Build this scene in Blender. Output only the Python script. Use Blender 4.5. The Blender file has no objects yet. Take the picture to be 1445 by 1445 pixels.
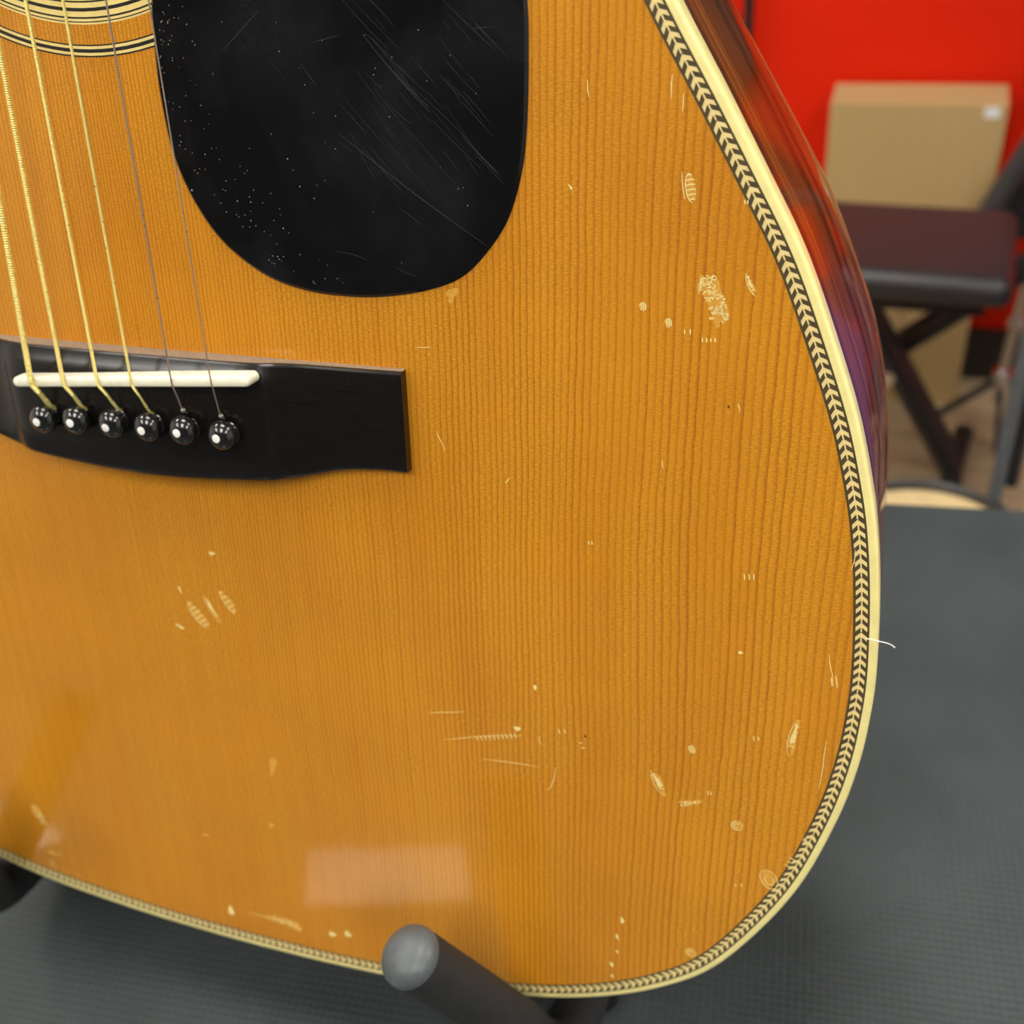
import bpy, bmesh, math, random
from mathutils import Vector, Matrix
from mathutils.geometry import tessellate_polygon

# ------------------------------------------------------------------ frame of the place
# guitar frame in mm: u = across the top (treble side +), v = along the strings (neck +), w = out of the top
# world in metres, z up; the guitar leans back by THETA in its stand; origin = saddle on the top plane
SC = bpy.context.scene
COL = SC.collection
THETA = math.radians(14.0)
CT, ST = math.cos(THETA), math.sin(THETA)
G = Matrix(((1, 0, 0), (0, ST, -CT), (0, CT, ST)))          # columns u, v, w
CAM_R = ((0.9462328, -0.0202994, -0.3228488), (0.1224903, -0.9012292, 0.4156707), (-0.2993987, -0.4328671, -0.8502861))
CAM_C = Vector((186.065, 91.284, 235.748))
FPX = 1563.4
cam_right = G @ Vector(CAM_R[0]); cam_down = G @ Vector(CAM_R[1]); cam_fwd = G @ Vector(CAM_R[2])
cam_pos = (G @ CAM_C) / 1000.0

cd = bpy.data.cameras.new('camera'); cam = bpy.data.objects.new('camera', cd); COL.objects.link(cam)
cd.sensor_width = 36.0; cd.sensor_fit = 'HORIZONTAL'; cd.lens = FPX / 1445.0 * 36.0
cd.clip_start = 0.01; cd.clip_end = 50
m = Matrix((cam_right, -cam_down, -cam_fwd)).transposed().to_4x4(); m.translation = cam_pos
cam.matrix_world = m
cd.dof.use_dof = True; cd.dof.focus_distance = 0.250; cd.dof.aperture_fstop = 14.0
SC.camera = cam

FLOOR_Z = cam_pos.z - 1.2
CEIL_Z = FLOOR_Z + 2.75
MAT_Z = -0.247
WALL_Y = cam_pos.y + 1.95

wd = bpy.data.worlds.new('world'); SC.world = wd; wd.use_nodes = True
wd.node_tree.nodes['Background'].inputs[0].default_value = (0.8, 0.85, 0.9, 1)
wd.node_tree.nodes['Background'].inputs[1].default_value = 0.05
SC.view_settings.view_transform = 'Standard'; SC.view_settings.look = 'None'
SC.view_settings.exposure = 0.78; SC.view_settings.gamma = 1.0; SC.view_settings.use_curve_mapping = False
PANEL_STRENGTH = 7.0

def top(x, y, w=0.0):
    """pixel of the photograph -> guitar coordinates (mm) on the plane at height w over the soundboard"""
    d = Vector(((x - 722.5) / FPX, (y - 722.5) / FPX, 1.0))
    g = Vector((sum(CAM_R[k][i] * d[k] for k in range(3)) for i in range(3)))
    s = (w - CAM_C.z) / g.z
    return CAM_C + g * s
def ray(x, y):
    return cam_fwd + cam_right * ((x - 722.5) / FPX) + cam_down * ((y - 722.5) / FPX)
def at_z(x, y, z):
    d = ray(x, y); return cam_pos + d * ((z - cam_pos.z) / d.z)
def at_y(x, y, Y):
    d = ray(x, y); return cam_pos + d * ((Y - cam_pos.y) / d.y)
def seen(P, pad=25):
    """is a guitar point (mm) inside the picture"""
    q = P - CAM_C
    z = sum(CAM_R[2][i] * q[i] for i in range(3))
    if z <= 1: return False
    x = 722.5 + FPX * sum(CAM_R[0][i] * q[i] for i in range(3)) / z
    y = 722.5 + FPX * sum(CAM_R[1][i] * q[i] for i in range(3)) / z
    return -pad < x < 1445 + pad and -pad < y < 1445 + pad

# ------------------------------------------------------------------ materials
def mat(name):
    mt = bpy.data.materials.new(name); mt.use_nodes = True
    nt = mt.node_tree; b = nt.nodes['Principled BSDF']
    return mt, nt, b
class N:
    """small node-graph helper"""
    def __init__(s, nt): s.nt = nt
    def new(s, t, **k):
        n = s.nt.nodes.new(t)
        for a, v in k.items(): setattr(n, a, v)
        return n
    def link(s, a, b): s.nt.links.new(a, b)
    def put(s, sock, v):
        if hasattr(v, 'node'): s.link(v, sock)
        else: sock.default_value = v
    def math(s, op, a, b=None, c=None, clamp=False):
        n = s.new('ShaderNodeMath', operation=op, use_clamp=clamp)
        for i, v in enumerate((a, b, c)):
            if v is not None: s.put(n.inputs[i], v)
        return n.outputs[0]
    def vec(s, x, y, z):
        n = s.new('ShaderNodeCombineXYZ')
        for i, v in enumerate((x, y, z)): s.put(n.inputs[i], v)
        return n.outputs[0]
    def noise(s, v, scale=5, detail=2, rough=.5, dist=0.0):
        n = s.new('ShaderNodeTexNoise'); s.put(n.inputs['Vector'], v)
        n.inputs['Scale'].default_value = scale; n.inputs['Detail'].default_value = detail
        n.inputs['Roughness'].default_value = rough; n.inputs['Distortion'].default_value = dist
        return n.outputs['Fac']
    def ramp(s, f, stops, interp='LINEAR'):
        n = s.new('ShaderNodeValToRGB'); n.color_ramp.interpolation = interp
        e = n.color_ramp.elements
        while len(e) < len(stops): e.new(0.5)
        for i, (p, c) in enumerate(stops):
            e[i].position = p; e[i].color = c if len(c) == 4 else (*c, 1)
        s.put(n.inputs[0], f); return n.outputs[0]
    def rampf(s, f, stops):
        return s.ramp(f, [(p, (v, v, v)) for p, v in stops])
    def mix(s, f, a, b, mode='MIX'):
        n = s.new('ShaderNodeMix', data_type='RGBA', blend_type=mode)
        s.put(n.inputs[0], f)
        for sock, v in ((n.inputs[6], a), (n.inputs[7], b)):
            if hasattr(v, 'node'): s.link(v, sock)
            else: sock.default_value = v if len(v) == 4 else (*v, 1)
        return n.outputs[2]
    def obj(s):
        tc = s.new('ShaderNodeTexCoord'); sp = s.new('ShaderNodeSeparateXYZ'); s.link(tc.outputs['Object'], sp.inputs[0])
        return tc.outputs['Object'], sp.outputs[0], sp.outputs[1], sp.outputs[2]
    def bump(s, h, strength=.3, dist=.001):
        n = s.new('ShaderNodeBump'); n.inputs['Strength'].default_value = strength; n.inputs['Distance'].default_value = dist
        s.put(n.inputs['Height'], h); return n.outputs[0]
def srgb(r, g, b):
    f = lambda c: (c / 255 / 12.92) if c / 255 <= .04045 else ((c / 255 + .055) / 1.055) ** 2.4
    return (f(r), f(g), f(b))
def plain(name, col, rough=.5, metal=0.0, var=0.12, nscale=60, coat=0.0, bump=0.0, spec=.5):
    """procedural colour with a little mottling and wear"""
    mt, nt, b = mat(name); n = N(nt); o, x, y, z = n.obj()
    f = n.noise(o, nscale, 4, .6)
    lo = tuple(c * (1 - var) for c in col); hi = tuple(min(1, c * (1 + var)) for c in col)
    n.link(n.ramp(f, [(.3, lo), (.7, hi)]), b.inputs['Base Color'])
    n.link(n.rampf(f, [(.3, max(0, rough - .06)), (.7, min(1, rough + .06))]), b.inputs['Roughness'])
    b.inputs['Metallic'].default_value = metal; b.inputs['Coat Weight'].default_value = coat
    b.inputs['Specular IOR Level'].default_value = spec
    if bump: n.link(n.bump(f, bump, .001), b.inputs['Normal'])
    return mt
M = {}
def spruce():
    mt, nt, b = mat('aged_spruce'); n = N(nt); o, x, y, z = n.obj()
    u = n.math('ABSOLUTE', n.math('MULTIPLY', x, 1000.0)); v = n.math('MULTIPLY', y, 1000.0)
    warp = n.noise(n.vec(n.math('MULTIPLY', u, .012), n.math('MULTIPLY', v, .006), 0.0), 1.0, 2, .5)
    fine = n.noise(n.vec(n.math('MULTIPLY', u, .25), n.math('MULTIPLY', v, .12), 3.0), 1.0, 2, .5)
    uw = n.math('ADD', n.math('ADD', u, n.math('MULTIPLY', warp, 7.0)), n.math('MULTIPLY', fine, .7))
    # year rings: about 1.1 mm apart at the centre seam, 2 mm at the wings
    phi = n.math('DIVIDE', n.math('LOGARITHM', n.math('ADD', n.math('MULTIPLY', uw, .0062), 1.02), math.e), .0062)
    fr = n.math('FRACT', phi); idx = n.math('FLOOR', phi)
    wn = n.new('ShaderNodeTexWhiteNoise', noise_dimensions='1D'); n.link(idx, wn.inputs['W'])
    line = n.rampf(fr, [(0.0, .55), (.12, 0.0), (.55, .06), (.80, .55), (.93, 1.0), (1.0, .6)])
    amp = n.math('ADD', n.math('MULTIPLY', wn.outputs['Value'], .55), .45)
    wob = n.noise(n.vec(n.math('MULTIPLY', u, 1.5), n.math('MULTIPLY', v, 1.1), 7.0), 1.0, 3, .6)
    line = n.math('MULTIPLY', n.math('MULTIPLY', line, amp), n.rampf(wob, [(.25, .45), (.6, 1.0)]))
    # cross silk: short streaks lying across the grain
    silk = n.noise(n.vec(n.math('MULTIPLY', u, .9), n.math('MULTIPLY', v, 3.2), 1.0), 1.0, 3, .65)
    blotch = n.noise(n.vec(n.math('MULTIPLY', u, .05), n.math('MULTIPLY', v, .011), 5.0), 1.0, 3, .5)
    band = n.noise(n.vec(n.math('MULTIPLY', u, .02), n.math('MULTIPLY', v, .028), 9.0), 1.0, 3, .55)
    early = n.mix(n.rampf(silk, [(.36, 0), (.62, 1)]), srgb(196, 128, 26), srgb(226, 164, 46))
    early = n.mix(n.rampf(blotch, [(.32, .42), (.62, 0)]), early, srgb(198, 124, 22))
    early = n.mix(n.rampf(band, [(.42, 0), (.72, .45)]), early, srgb(228, 156, 32))
    col = n.mix(n.math('MULTIPLY', line, .92), early, srgb(158, 82, 8))
    n.link(col, b.inputs['Base Color'])
    b.inputs['Roughness'].default_value = .45
    b.inputs['Specular IOR Level'].default_value = .25
    b.inputs['Coat Weight'].default_value = .9; b.inputs['Coat Roughness'].default_value = .09; b.inputs['Coat IOR'].default_value = 1.5
    b.inputs['Coat Tint'].default_value = (1, .96, .86, 1)
    h = n.math('ADD', n.math('MULTIPLY', line, -.6), n.math('MULTIPLY', silk, .5))
    n.link(n.bump(h, .35, .00012), b.inputs['Normal'])
    h2 = n.math('ADD', n.math('MULTIPLY', line, -.4), n.math('MULTIPLY', n.noise(o, 90, 2), .5))
    n.link(n.bump(h2, .05, .00005), b.inputs['Coat Normal'])
    return mt
def rosewood():
    mt, nt, b = mat('gloss_rosewood'); n = N(nt)
    uv = n.new('ShaderNodeUVMap'); sp = n.new('ShaderNodeSeparateXYZ'); n.link(uv.outputs[0], sp.inputs[0])
    L, D = sp.outputs[0], sp.outputs[1]
    w = n.noise(n.vec(n.math('MULTIPLY', L, 4.0), n.math('MULTIPLY', D, 6.0), 0.0), 1.0, 2, .5)
    d = n.math('ADD', D, n.math('MULTIPLY', w, .012))
    s1 = n.noise(n.vec(n.math('MULTIPLY', L, 3.0), n.math('MULTIPLY', d, 110.0), 0.0), 1.0, 4, .65)
    s2 = n.noise(n.vec(n.math('MULTIPLY', L, 9.0), n.math('MULTIPLY', d, 700.0), 4.0), 1.0, 3, .6)
    s3 = n.noise(n.vec(n.math('MULTIPLY', L, 40.0), n.math('MULTIPLY', d, 2600.0), 8.0), 1.0, 2, .6)
    f = n.math('ADD', n.math('ADD', n.math('MULTIPLY', s1, .50), n.math('MULTIPLY', s2, .38)), n.math('MULTIPLY', s3, .12))
    n.link(n.ramp(f, [(.40, srgb(24, 9, 5)), (.46, srgb(84, 34, 12)), (.53, srgb(140, 66, 18)), (.62, srgb(196, 116, 42))]), b.inputs['Base Color'])
    b.inputs['Roughness'].default_value = .35
    b.inputs['Specular IOR Level'].default_value = .15
    b.inputs['Coat Weight'].default_value = .75; b.inputs['Coat Roughness'].default_value = .03; b.inputs['Coat IOR'].default_value = 1.45
    return mt
def ebony():
    mt, nt, b = mat('polished_ebony'); n = N(nt); o, x, y, z = n.obj()
    f = n.noise(n.vec(n.math('MULTIPLY', x, 120.0), n.math('MULTIPLY', y, 1400.0), n.math('MULTIPLY', z, 1400.0)), 1.0, 4, .6)
    dust = n.noise(o, 2600, 2, .7)
    base = n.ramp(f, [(.3, (.004, .0035, .0035)), (.75, (.009, .007, .0065))])
    n.link(n.mix(n.rampf(dust, [(.70, 0), (.80, .25)]), base, (.25, .23, .21)), b.inputs['Base Color'])
    n.link(n.rampf(f, [(.3, .20), (.7, .26)]), b.inputs['Roughness'])
    n.link(n.bump(f, .03, .0001), b.inputs['Normal'])
    return mt
def guard():
    mt, nt, b = mat('black_pickguard_plastic'); n = N(nt); o, x, y, z = n.obj()
    u = n.math('MULTIPLY', x, 1000.0); v = n.math('MULTIPLY', y, 1000.0)
    a = math.radians(-52)
    p = n.math('ADD', n.math('MULTIPLY', u, math.cos(a)), n.math('MULTIPLY', v, math.sin(a)))
    q = n.math('ADD', n.math('MULTIPLY', u, -math.sin(a)), n.math('MULTIPLY', v, math.cos(a)))
    scr = n.noise(n.vec(n.math('MULTIPLY', p, .05), n.math('MULTIPLY', q, 5.5), 0.0), 1.0, 2, .55)
    scr2 = n.noise(n.vec(n.math('MULTIPLY', p, .09), n.math('MULTIPLY', q, 2.2), 6.0), 1.0, 2, .55)
    smear = n.noise(o, 28, 5, .6, .4)
    zone = n.noise(o, 14, 2, .5)
    vor = n.new('ShaderNodeTexVoronoi'); n.link(o, vor.inputs['Vector']); vor.inputs['Scale'].default_value = 190
    edge = n.rampf(u, [(0, 0), (1, 0)])
    near = n.math('SUBTRACT', 1.0, n.math('DIVIDE', n.math('SUBTRACT', u, 18.0), 30.0), clamp=True)
    dots = n.math('MULTIPLY', n.rampf(vor.outputs['Distance'], [(.035, 1), (.06, 0)]), n.math('GREATER_THAN', n.math('ADD', n.noise(o, 60, 1), n.math('MULTIPLY', near, .35)), .70))
    lines = n.math('MULTIPLY', n.rampf(scr, [(.66, 0), (.72, 1)]), n.rampf(zone, [(.45, 0), (.6, .9)]))
    lines = n.math('ADD', lines, n.math('MULTIPLY', n.rampf(scr2, [(.55, 0), (.8, .5)]), n.rampf(zone, [(.4, 0), (.6, .5)])))
    haze = n.math('ADD', n.math('MULTIPLY', n.rampf(smear, [(.42, 0), (.75, 1)]), .35), n.math('MULTIPLY', lines, .35))
    col = n.mix(n.math('MULTIPLY', haze, .10), (.0045, .0045, .005), (.30, .32, .35))
    col = n.mix(n.math('MULTIPLY', dots, .55), col, (.55, .52, .48))
    n.link(col, b.inputs['Base Color'])
    n.link(n.math('ADD', n.math('MULTIPLY', haze, .35), .13), b.inputs['Roughness'])
    b.inputs['Specular IOR Level'].default_value = .35
    return mt
def rubber():
    mt, nt, b = mat('grey_woven_rubber'); n = N(nt); o, x, y, z = n.obj()
    k = 2 * math.pi / .0042
    sx = n.math('SINE', n.math('MULTIPLY', n.math('ADD', x, y), k * .75)); sy = n.math('SINE', n.math('MULTIPLY', n.math('SUBTRACT', x, y), k * .75))
    wv = n.math('MULTIPLY', sx, sy)
    nz = n.noise(o, 18, 4, .6); nf = n.noise(o, 500, 3, .6)
    base = n.ramp(nz, [(.3, (.023, .030, .0325)), (.7, (.040, .050, .053))])
    base = n.mix(n.rampf(wv, [(0.0, 0), (1, .15)]), base, (.10, .12, .122))
    base = n.mix(n.rampf(nf, [(.60, 0), (.85, .2)]), base, (.22, .23, .22))
    n.link(base, b.inputs['Base Color']); b.inputs['Roughness'].default_value = .62
    n.link(n.bump(n.math('ADD', wv, n.math('MULTIPLY', nf, .8)), .28, .0004), b.inputs['Normal'])
    return mt
def planks():
    mt, nt, b = mat('laminate_floor'); n = N(nt); o, x, y, z = n.obj()
    br = n.new('ShaderNodeTexBrick'); n.link(o, br.inputs['Vector'])
    br.inputs['Scale'].default_value = 1.0; br.inputs['Brick Width'].default_value = 1.2; br.inputs['Row Height'].default_value = .19
    br.inputs['Mortar Size'].default_value = .002
    br.inputs['Color1'].default_value = (*srgb(190, 172, 138), 1); br.inputs['Color2'].default_value = (*srgb(168, 148, 118), 1); br.inputs['Mortar'].default_value = (*srgb(70, 55, 42), 1)
    g = n.noise(n.vec(n.math('MULTIPLY', x, 3.0), n.math('MULTIPLY', y, 40.0), 0.0), 1.0, 4, .6)
    n.link(n.mix(n.rampf(g, [(.35, .45), (.65, 0)]), br.outputs['Color'], srgb(136, 116, 92)), b.inputs['Base Color'])
    b.inputs['Roughness'].default_value = .4
    return mt
def cardboard():
    mt, nt, b = mat('brown_cardboard'); n = N(nt); o, x, y, z = n.obj()
    f = n.noise(n.vec(n.math('MULTIPLY', x, 160.0), n.math('MULTIPLY', y, 160.0), n.math('MULTIPLY', z, 8.0)), 1.0, 3, .6)
    n.link(n.ramp(f, [(.3, srgb(184, 155, 104)), (.7, srgb(190, 160, 109))]), b.inputs['Base Color']); b.inputs['Roughness'].default_value = .85
    return mt
def emitter(name, col, s):
    mt, nt, b = mat(name); n = N(nt); o, x, y, z = n.obj()
    f = n.noise(o, 3, 1); n.link(n.ramp(f, [(0, tuple(c * .98 for c in col)), (1, col)]), b.inputs['Emission Color'])
    b.inputs['Emission Strength'].default_value = s; b.inputs['Base Color'].default_value = (.8, .8, .8, 1)
    return mt
def wound(name, col):
    mt = plain(name, col, .32, .55, .02, 900); return mt
M['spruce'] = spruce(); M['rosewood'] = rosewood(); M['ebony'] = ebony(); M['guard'] = guard()
M['rubber'] = rubber(); M['floor'] = planks(); M['cardboard'] = cardboard()
M['ivoroid'] = plain('aged_ivoroid', srgb(250, 236, 160), .35, 0, .06, 220, .5)
M['amber_binding'] = plain('amber_stained_binding', srgb(168, 112, 60), .35, 0, .15, 220, .5)
M['ring_cream'] = plain('cream_inlay', srgb(244, 220, 140), .4, 0, .05, 500, .3)
M['ring_black'] = plain('black_inlay', (.012, .010, .009), .4, 0, .2, 500, .3)
M['purf_dark'] = plain('dark_purfling', srgb(82, 68, 44), .45, 0, .25, 900, .3)
M['chevron'] = plain('pale_purfling', srgb(240, 218, 150), .45, 0, .10, 900, .3)
M['bone'] = plain('white_bone', srgb(250, 246, 222), .3, 0, .04, 300, .4)
M['pin_black'] = plain('black_pin_plastic', (.010, .010, .011), .16, 0, .3, 700, .6)
M['pearl'] = plain('white_pearl', srgb(250, 248, 244), .25, 0, .03, 900, .5)
M['bronze'] = wound('bronze_winding', srgb(255, 238, 150))
M['steel'] = wound('plain_steel', srgb(170, 150, 140))
M['silver'] = plain('silver_wire_end', srgb(226, 224, 216), .3, .9, .1, 900)
M['lacquer_chip'] = plain('pale_bruised_lacquer', srgb(252, 226, 150), .5, 0, .10, 1500, .2)
M['lacquer_bruise'] = plain('bruised_lacquer', srgb(224, 164, 62), .5, 0, .10, 1200, .3)
M['pit'] = plain('dark_pit', srgb(40, 22, 10), .7)
M['mahogany'] = plain('mahogany_neck', srgb(96, 50, 28), .35, 0, .2, 40, .6)
M['chrome'] = plain('chrome', (.75, .75, .76), .15, 1.0, .05, 80)
M['foam'] = plain('black_foam_sleeve', (.020, .021, .023), .75, 0, .2, 300, 0, .25)
M['cap'] = plain('dark_grey_rubber_cap', (.085, .098, .105), .38, 0, .25, 90, 0, .1)
M['tube'] = plain('black_steel_tube', (.014, .014, .015), .38, 0, .2, 60)
M['tube_grey'] = plain('grey_steel_tube', (.10, .115, .13), .4, 0, .15, 60)
M['tube_dark'] = plain('dark_grey_steel_tube', (.045, .043, .045), .4, 0, .15, 60)
M['scratch'] = plain('pale_scratch', (.045, .048, .055), .5, 0, .2, 900)
M['speck'] = plain('dust_speck', (.45, .44, .42), .8, 0, .2, 900)
M['vinyl'] = plain('black_seat_vinyl', (.030, .026, .027), .36, 0, .2, 120, 0, .08)
M['red'] = plain('red_wall_paint', srgb(228, 36, 0), .6, 0, .04, 4, spec=.2)
M['white_wall'] = plain('white_wall_paint', (.72, .72, .69), .6, 0, .03, 4)
M['dark_wall'] = plain('charcoal_wall_paint', (.07, .07, .075), .7, 0, .03, 4)
M['panelling'] = plain('dark_brown_panelling', srgb(66, 48, 34), .6, 0, .25, 14)
M['purple'] = plain('purple_nylon', srgb(78, 72, 164), .7, 0, .15, 30)
M['dusty'] = plain('dusty_ebony', srgb(142, 122, 100), .8, 0, .3, 1500)
M['ceiling'] = plain('ceiling_white', (.78, .78, .76), .8, 0, .03, 6)
M['black_trim'] = plain('black_trim', (.014, .013, .014), .45)
M['paper'] = plain('white_card', (.86, .85, .82), .6, 0, .02, 50)
M['label_white'] = plain('white_label', (.85, .85, .85), .5, 0, .02, 50)
M['table'] = plain('dark_laminate', (.03, .03, .032), .5)
M['drumskin'] = plain('tan_drum_head', srgb(232, 204, 152), .5, 0, .10, 20)
M['drumshell'] = plain('drum_shell_wood', srgb(120, 72, 36), .4, 0, .2, 20)
M['fibre'] = plain('white_fibre', (.8, .82, .82), .6)
M['panel'] = emitter('lit_diffuser', (1.0, .97, .90), PANEL_STRENGTH)
M['frame_white'] = plain('white_metal', (.7, .7, .7), .4)

# ------------------------------------------------------------------ mesh helpers
class MB:
    def __init__(s): s.v = []; s.f = []; s.mi = []; s.uv = None
    def add(s, vs, fs, mi=0):
        o = len(s.v); s.v += [tuple(v) for v in vs]; s.f += [tuple(i + o for i in f) for f in fs]; s.mi += [mi] * len(fs); return s
    def box(s, c, d, rz=0.0, mi=0):
        R = Matrix.Rotation(rz, 3, 'Z')
        vs = [Vector(c) + R @ Vector((sx * d[0] / 2, sy * d[1] / 2, sz * d[2] / 2)) for sx in (-1, 1) for sy in (-1, 1) for sz in (-1, 1)]
        return s.add(vs, [(0, 1, 3, 2), (4, 6, 7, 5), (0, 4, 5, 1), (2, 3, 7, 6), (0, 2, 6, 4), (1, 5, 7, 3)], mi)
    def tube(s, pts, rads, n=12, caps=True, mi=0):
        pts = [Vector(p) for p in pts]
        if not hasattr(rads, '__len__'): rads = [rads] * len(pts)
        rings = []; prev = None
        for i, p in enumerate(pts):
            a = pts[max(0, i - 1)]; b = pts[min(len(pts) - 1, i + 1)]; t = (b - a).normalized()
            if prev is None:
                up = Vector((0, 0, 1)) if abs(t.z) < .9 else Vector((1, 0, 0)); x = t.cross(up).normalized()
            else: x = (prev - t * prev.dot(t)).normalized()
            prev = x; y = t.cross(x)
            rings.append([p + (x * math.cos(k * 2 * math.pi / n) + y * math.sin(k * 2 * math.pi / n)) * rads[i] for k in range(n)])
        vs = [v for r in rings for v in r]; fs = []
        for i in range(len(rings) - 1):
            for k in range(n): fs.append((i * n + k, i * n + (k + 1) % n, (i + 1) * n + (k + 1) % n, (i + 1) * n + k))
        if caps: fs.append(tuple(range(n))[::-1]); fs.append(tuple(range((len(rings) - 1) * n, len(rings) * n)))
        return s.add(vs, fs, mi)
    def lathe(s, prof, n=24, c=(0, 0, 0), mi=0):
        vs = []; fs = []
        for r, z in prof:
            for k in range(n): vs.append((c[0] + r * math.cos(2 * math.pi * k / n), c[1] + r * math.sin(2 * math.pi * k / n), c[2] + z))
        for i in range(len(prof) - 1):
            for k in range(n): fs.append((i * n + k, i * n + (k + 1) % n, (i + 1) * n + (k + 1) % n, (i + 1) * n + k))
        if prof[0][0] > 1e-9: fs.append(tuple(range(n))[::-1])
        if prof[-1][0] > 1e-9: fs.append(tuple(range((len(prof) - 1) * n, len(prof) * n)))
        return s.add(vs, fs, mi)
    def prism(s, poly, w0, w1, holes=(), mi=0):
        loops = [[Vector((x, y, 0)) for x, y in poly]] + [[Vector((x, y, 0)) for x, y in h] for h in holes]
        tri = tessellate_polygon(loops); flat = [p for l in loops for p in l]; n = len(flat)
        vs = [(p.x, p.y, w0) for p in flat] + [(p.x, p.y, w1) for p in flat]; fs = []
        for a, b, c in tri:
            ar = (flat[b] - flat[a]).cross(flat[c] - flat[a]).z
            if ar < 0: a, b, c = c, b, a
            fs.append((a + n, b + n, c + n)); fs.append((c, b, a))
        o = 0
        for l in loops:
            k = len(l)
            for i in range(k): fs.append((o + i, o + (i + 1) % k, n + o + (i + 1) % k, n + o + i))
            o += k
        return s.add(vs, fs, mi)
    def mesh(s, name, mats, smooth=False, scale=1.0, recalc=True):
        me = bpy.data.meshes.new(name)
        me.from_pydata([(v[0] * scale, v[1] * scale, v[2] * scale) for v in s.v], [], s.f)
        for mt in (mats if isinstance(mats, (list, tuple)) else [mats]): me.materials.append(mt)
        if any(s.mi): me.polygons.foreach_set('material_index', s.mi)
        if s.uv:
            ul = me.uv_layers.new(name='UVMap')
            for l in me.loops: ul.data[l.index].uv = s.uv[l.vertex_index]
        if recalc:
            bm = bmesh.new(); bm.from_mesh(me); bmesh.ops.recalc_face_normals(bm, faces=bm.faces); bm.to_mesh(me); bm.free()
        if smooth:
            me.polygons.foreach_set('use_smooth', [True] * len(me.polygons))
            try: me.set_sharp_from_angle(angle=math.radians(38))
            except Exception: pass
        me.update(); return me
def link(name, me, parent=None, label=None):
    o = bpy.data.objects.new(name, me); COL.objects.link(o)
    if parent is not None: o.parent = parent
    if label: o['label'] = label
    return o
def tag(o, label, cat, group=None):
    o['label'] = label; o['category'] = cat
    if group: o['group'] = group
    return o
def struct(o): o['kind'] = 'structure'; return o
def bevel(o, w, seg=3):
    md = o.modifiers.new('bevel', 'BEVEL'); md.width = w; md.segments = seg; md.limit_method = 'ANGLE'; return o
MM = .001

# ------------------------------------------------------------------ the room
RX0, RX1, RY0 = -2.6, 2.4, -3.2
def slab(name, c, d, mt): return struct(link(name, MB().box(c, d).mesh(name, mt)))
xc, xw = (RX0 + RX1) / 2, RX1 - RX0
yc, yw = (RY0 + WALL_Y) / 2, WALL_Y - RY0
slab('floor', (xc, yc, FLOOR_Z - .05), (xw + .2, yw + .2, .1), M['floor'])
slab('ceiling', (xc, yc, CEIL_Z + .05), (xw + .2, yw + .2, .1), M['ceiling'])
slab('wall_back', (xc, WALL_Y + .05, (FLOOR_Z + CEIL_Z) / 2), (xw + .2, .1, CEIL_Z - FLOOR_Z), M['red'])
slab('wall_right', (RX1 + .05, yc, (FLOOR_Z + CEIL_Z) / 2), (.1, yw, CEIL_Z - FLOOR_Z), M['white_wall'])
slab('wall_left', (RX0 - .05, yc, (FLOOR_Z + CEIL_Z) / 2), (.1, yw, CEIL_Z - FLOOR_Z), M['white_wall'])
slab('wall_front', (xc, RY0 - .05, (FLOOR_Z + CEIL_Z) / 2), (xw + .2, .1, CEIL_Z - FLOOR_Z), M['dark_wall'])
slab('trim_1', (xc, WALL_Y - .012, (FLOOR_Z + .80 + CEIL_Z) / 2), (xw, .024, CEIL_Z - FLOOR_Z - .80), M['panelling'])
slab('baseboard_back', (xc, WALL_Y - .008, FLOOR_Z + .05), (xw, .016, .10), M['black_trim'])

# ceiling panels
def ceiling_light(x, y, label):
    e = bpy.data.objects.new('ceiling_light', None); COL.objects.link(e); e.location = (x, y, CEIL_Z)
    fr = MB(); a, b2 = .62, 1.22
    for sx in (-1, 1): fr.box((sx * (a / 2 - .015), 0, -.02), (.03, b2, .04))
    for sy in (-1, 1): fr.box((0, sy * (b2 / 2 - .015), -.02), (a - .06, .03, .04))
    link('frame', fr.mesh('light_frame', M['frame_white']), e)
    link('diffuser', MB().box((0, 0, -.02), (a - .06, b2 - .06, .012)).mesh('diffuser', M['panel']), e)
    tag(e, label, 'ceiling light', 'lit ceiling panels')
for x in (-1.5, 0.0, 1.5):
    for y in (-1.5, .35):
        ceiling_light(x, y, 'white framed rectangular lit panel in the shop ceiling')

# ------------------------------------------------------------------ mat-covered table
ROT = math.radians(5.9)
e0 = at_z(1350, 716, MAT_Z)
tx, ty = Vector((math.cos(ROT), math.sin(ROT), 0)), Vector((-math.sin(ROT), math.cos(ROT), 0))
W, DP = 1.7, .98
cen = e0 - ty * (DP / 2) - tx * (e0.x - 0.02)
tb = bpy.data.objects.new('display_table', None); COL.objects.link(tb)
tb.location = (cen.x, cen.y, FLOOR_Z); tb.rotation_euler.z = ROT
hz = MAT_Z - .006 - FLOOR_Z
link('table_top', MB().box((0, 0, hz - .02), (W, DP, .04)).mesh('table_top', M['table']), tb)
lg = MB().box((0, 0, (hz - .04) / 2), (.05, .05, hz - .04)).mesh('table_leg', M['tube'])
for sx in (-1, 1):
    for sy in (-1, 1):
        l = link('leg', lg, tb); l.location = (sx * (W / 2 - .06), sy * (DP / 2 - .12), 0)
tag(tb, 'dark table carrying the grey woven mat and the guitar on its stand', 'table')
mt_ = link('rubber_mat', MB().box((0, 0, -.003), (W, DP, .006)).mesh('rubber_mat', M['rubber']))
mt_.location = (cen.x, cen.y, MAT_Z); mt_.rotation_euler.z = ROT
tag(mt_, 'dark grey woven mat covering the table under the guitar', 'mat')

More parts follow.
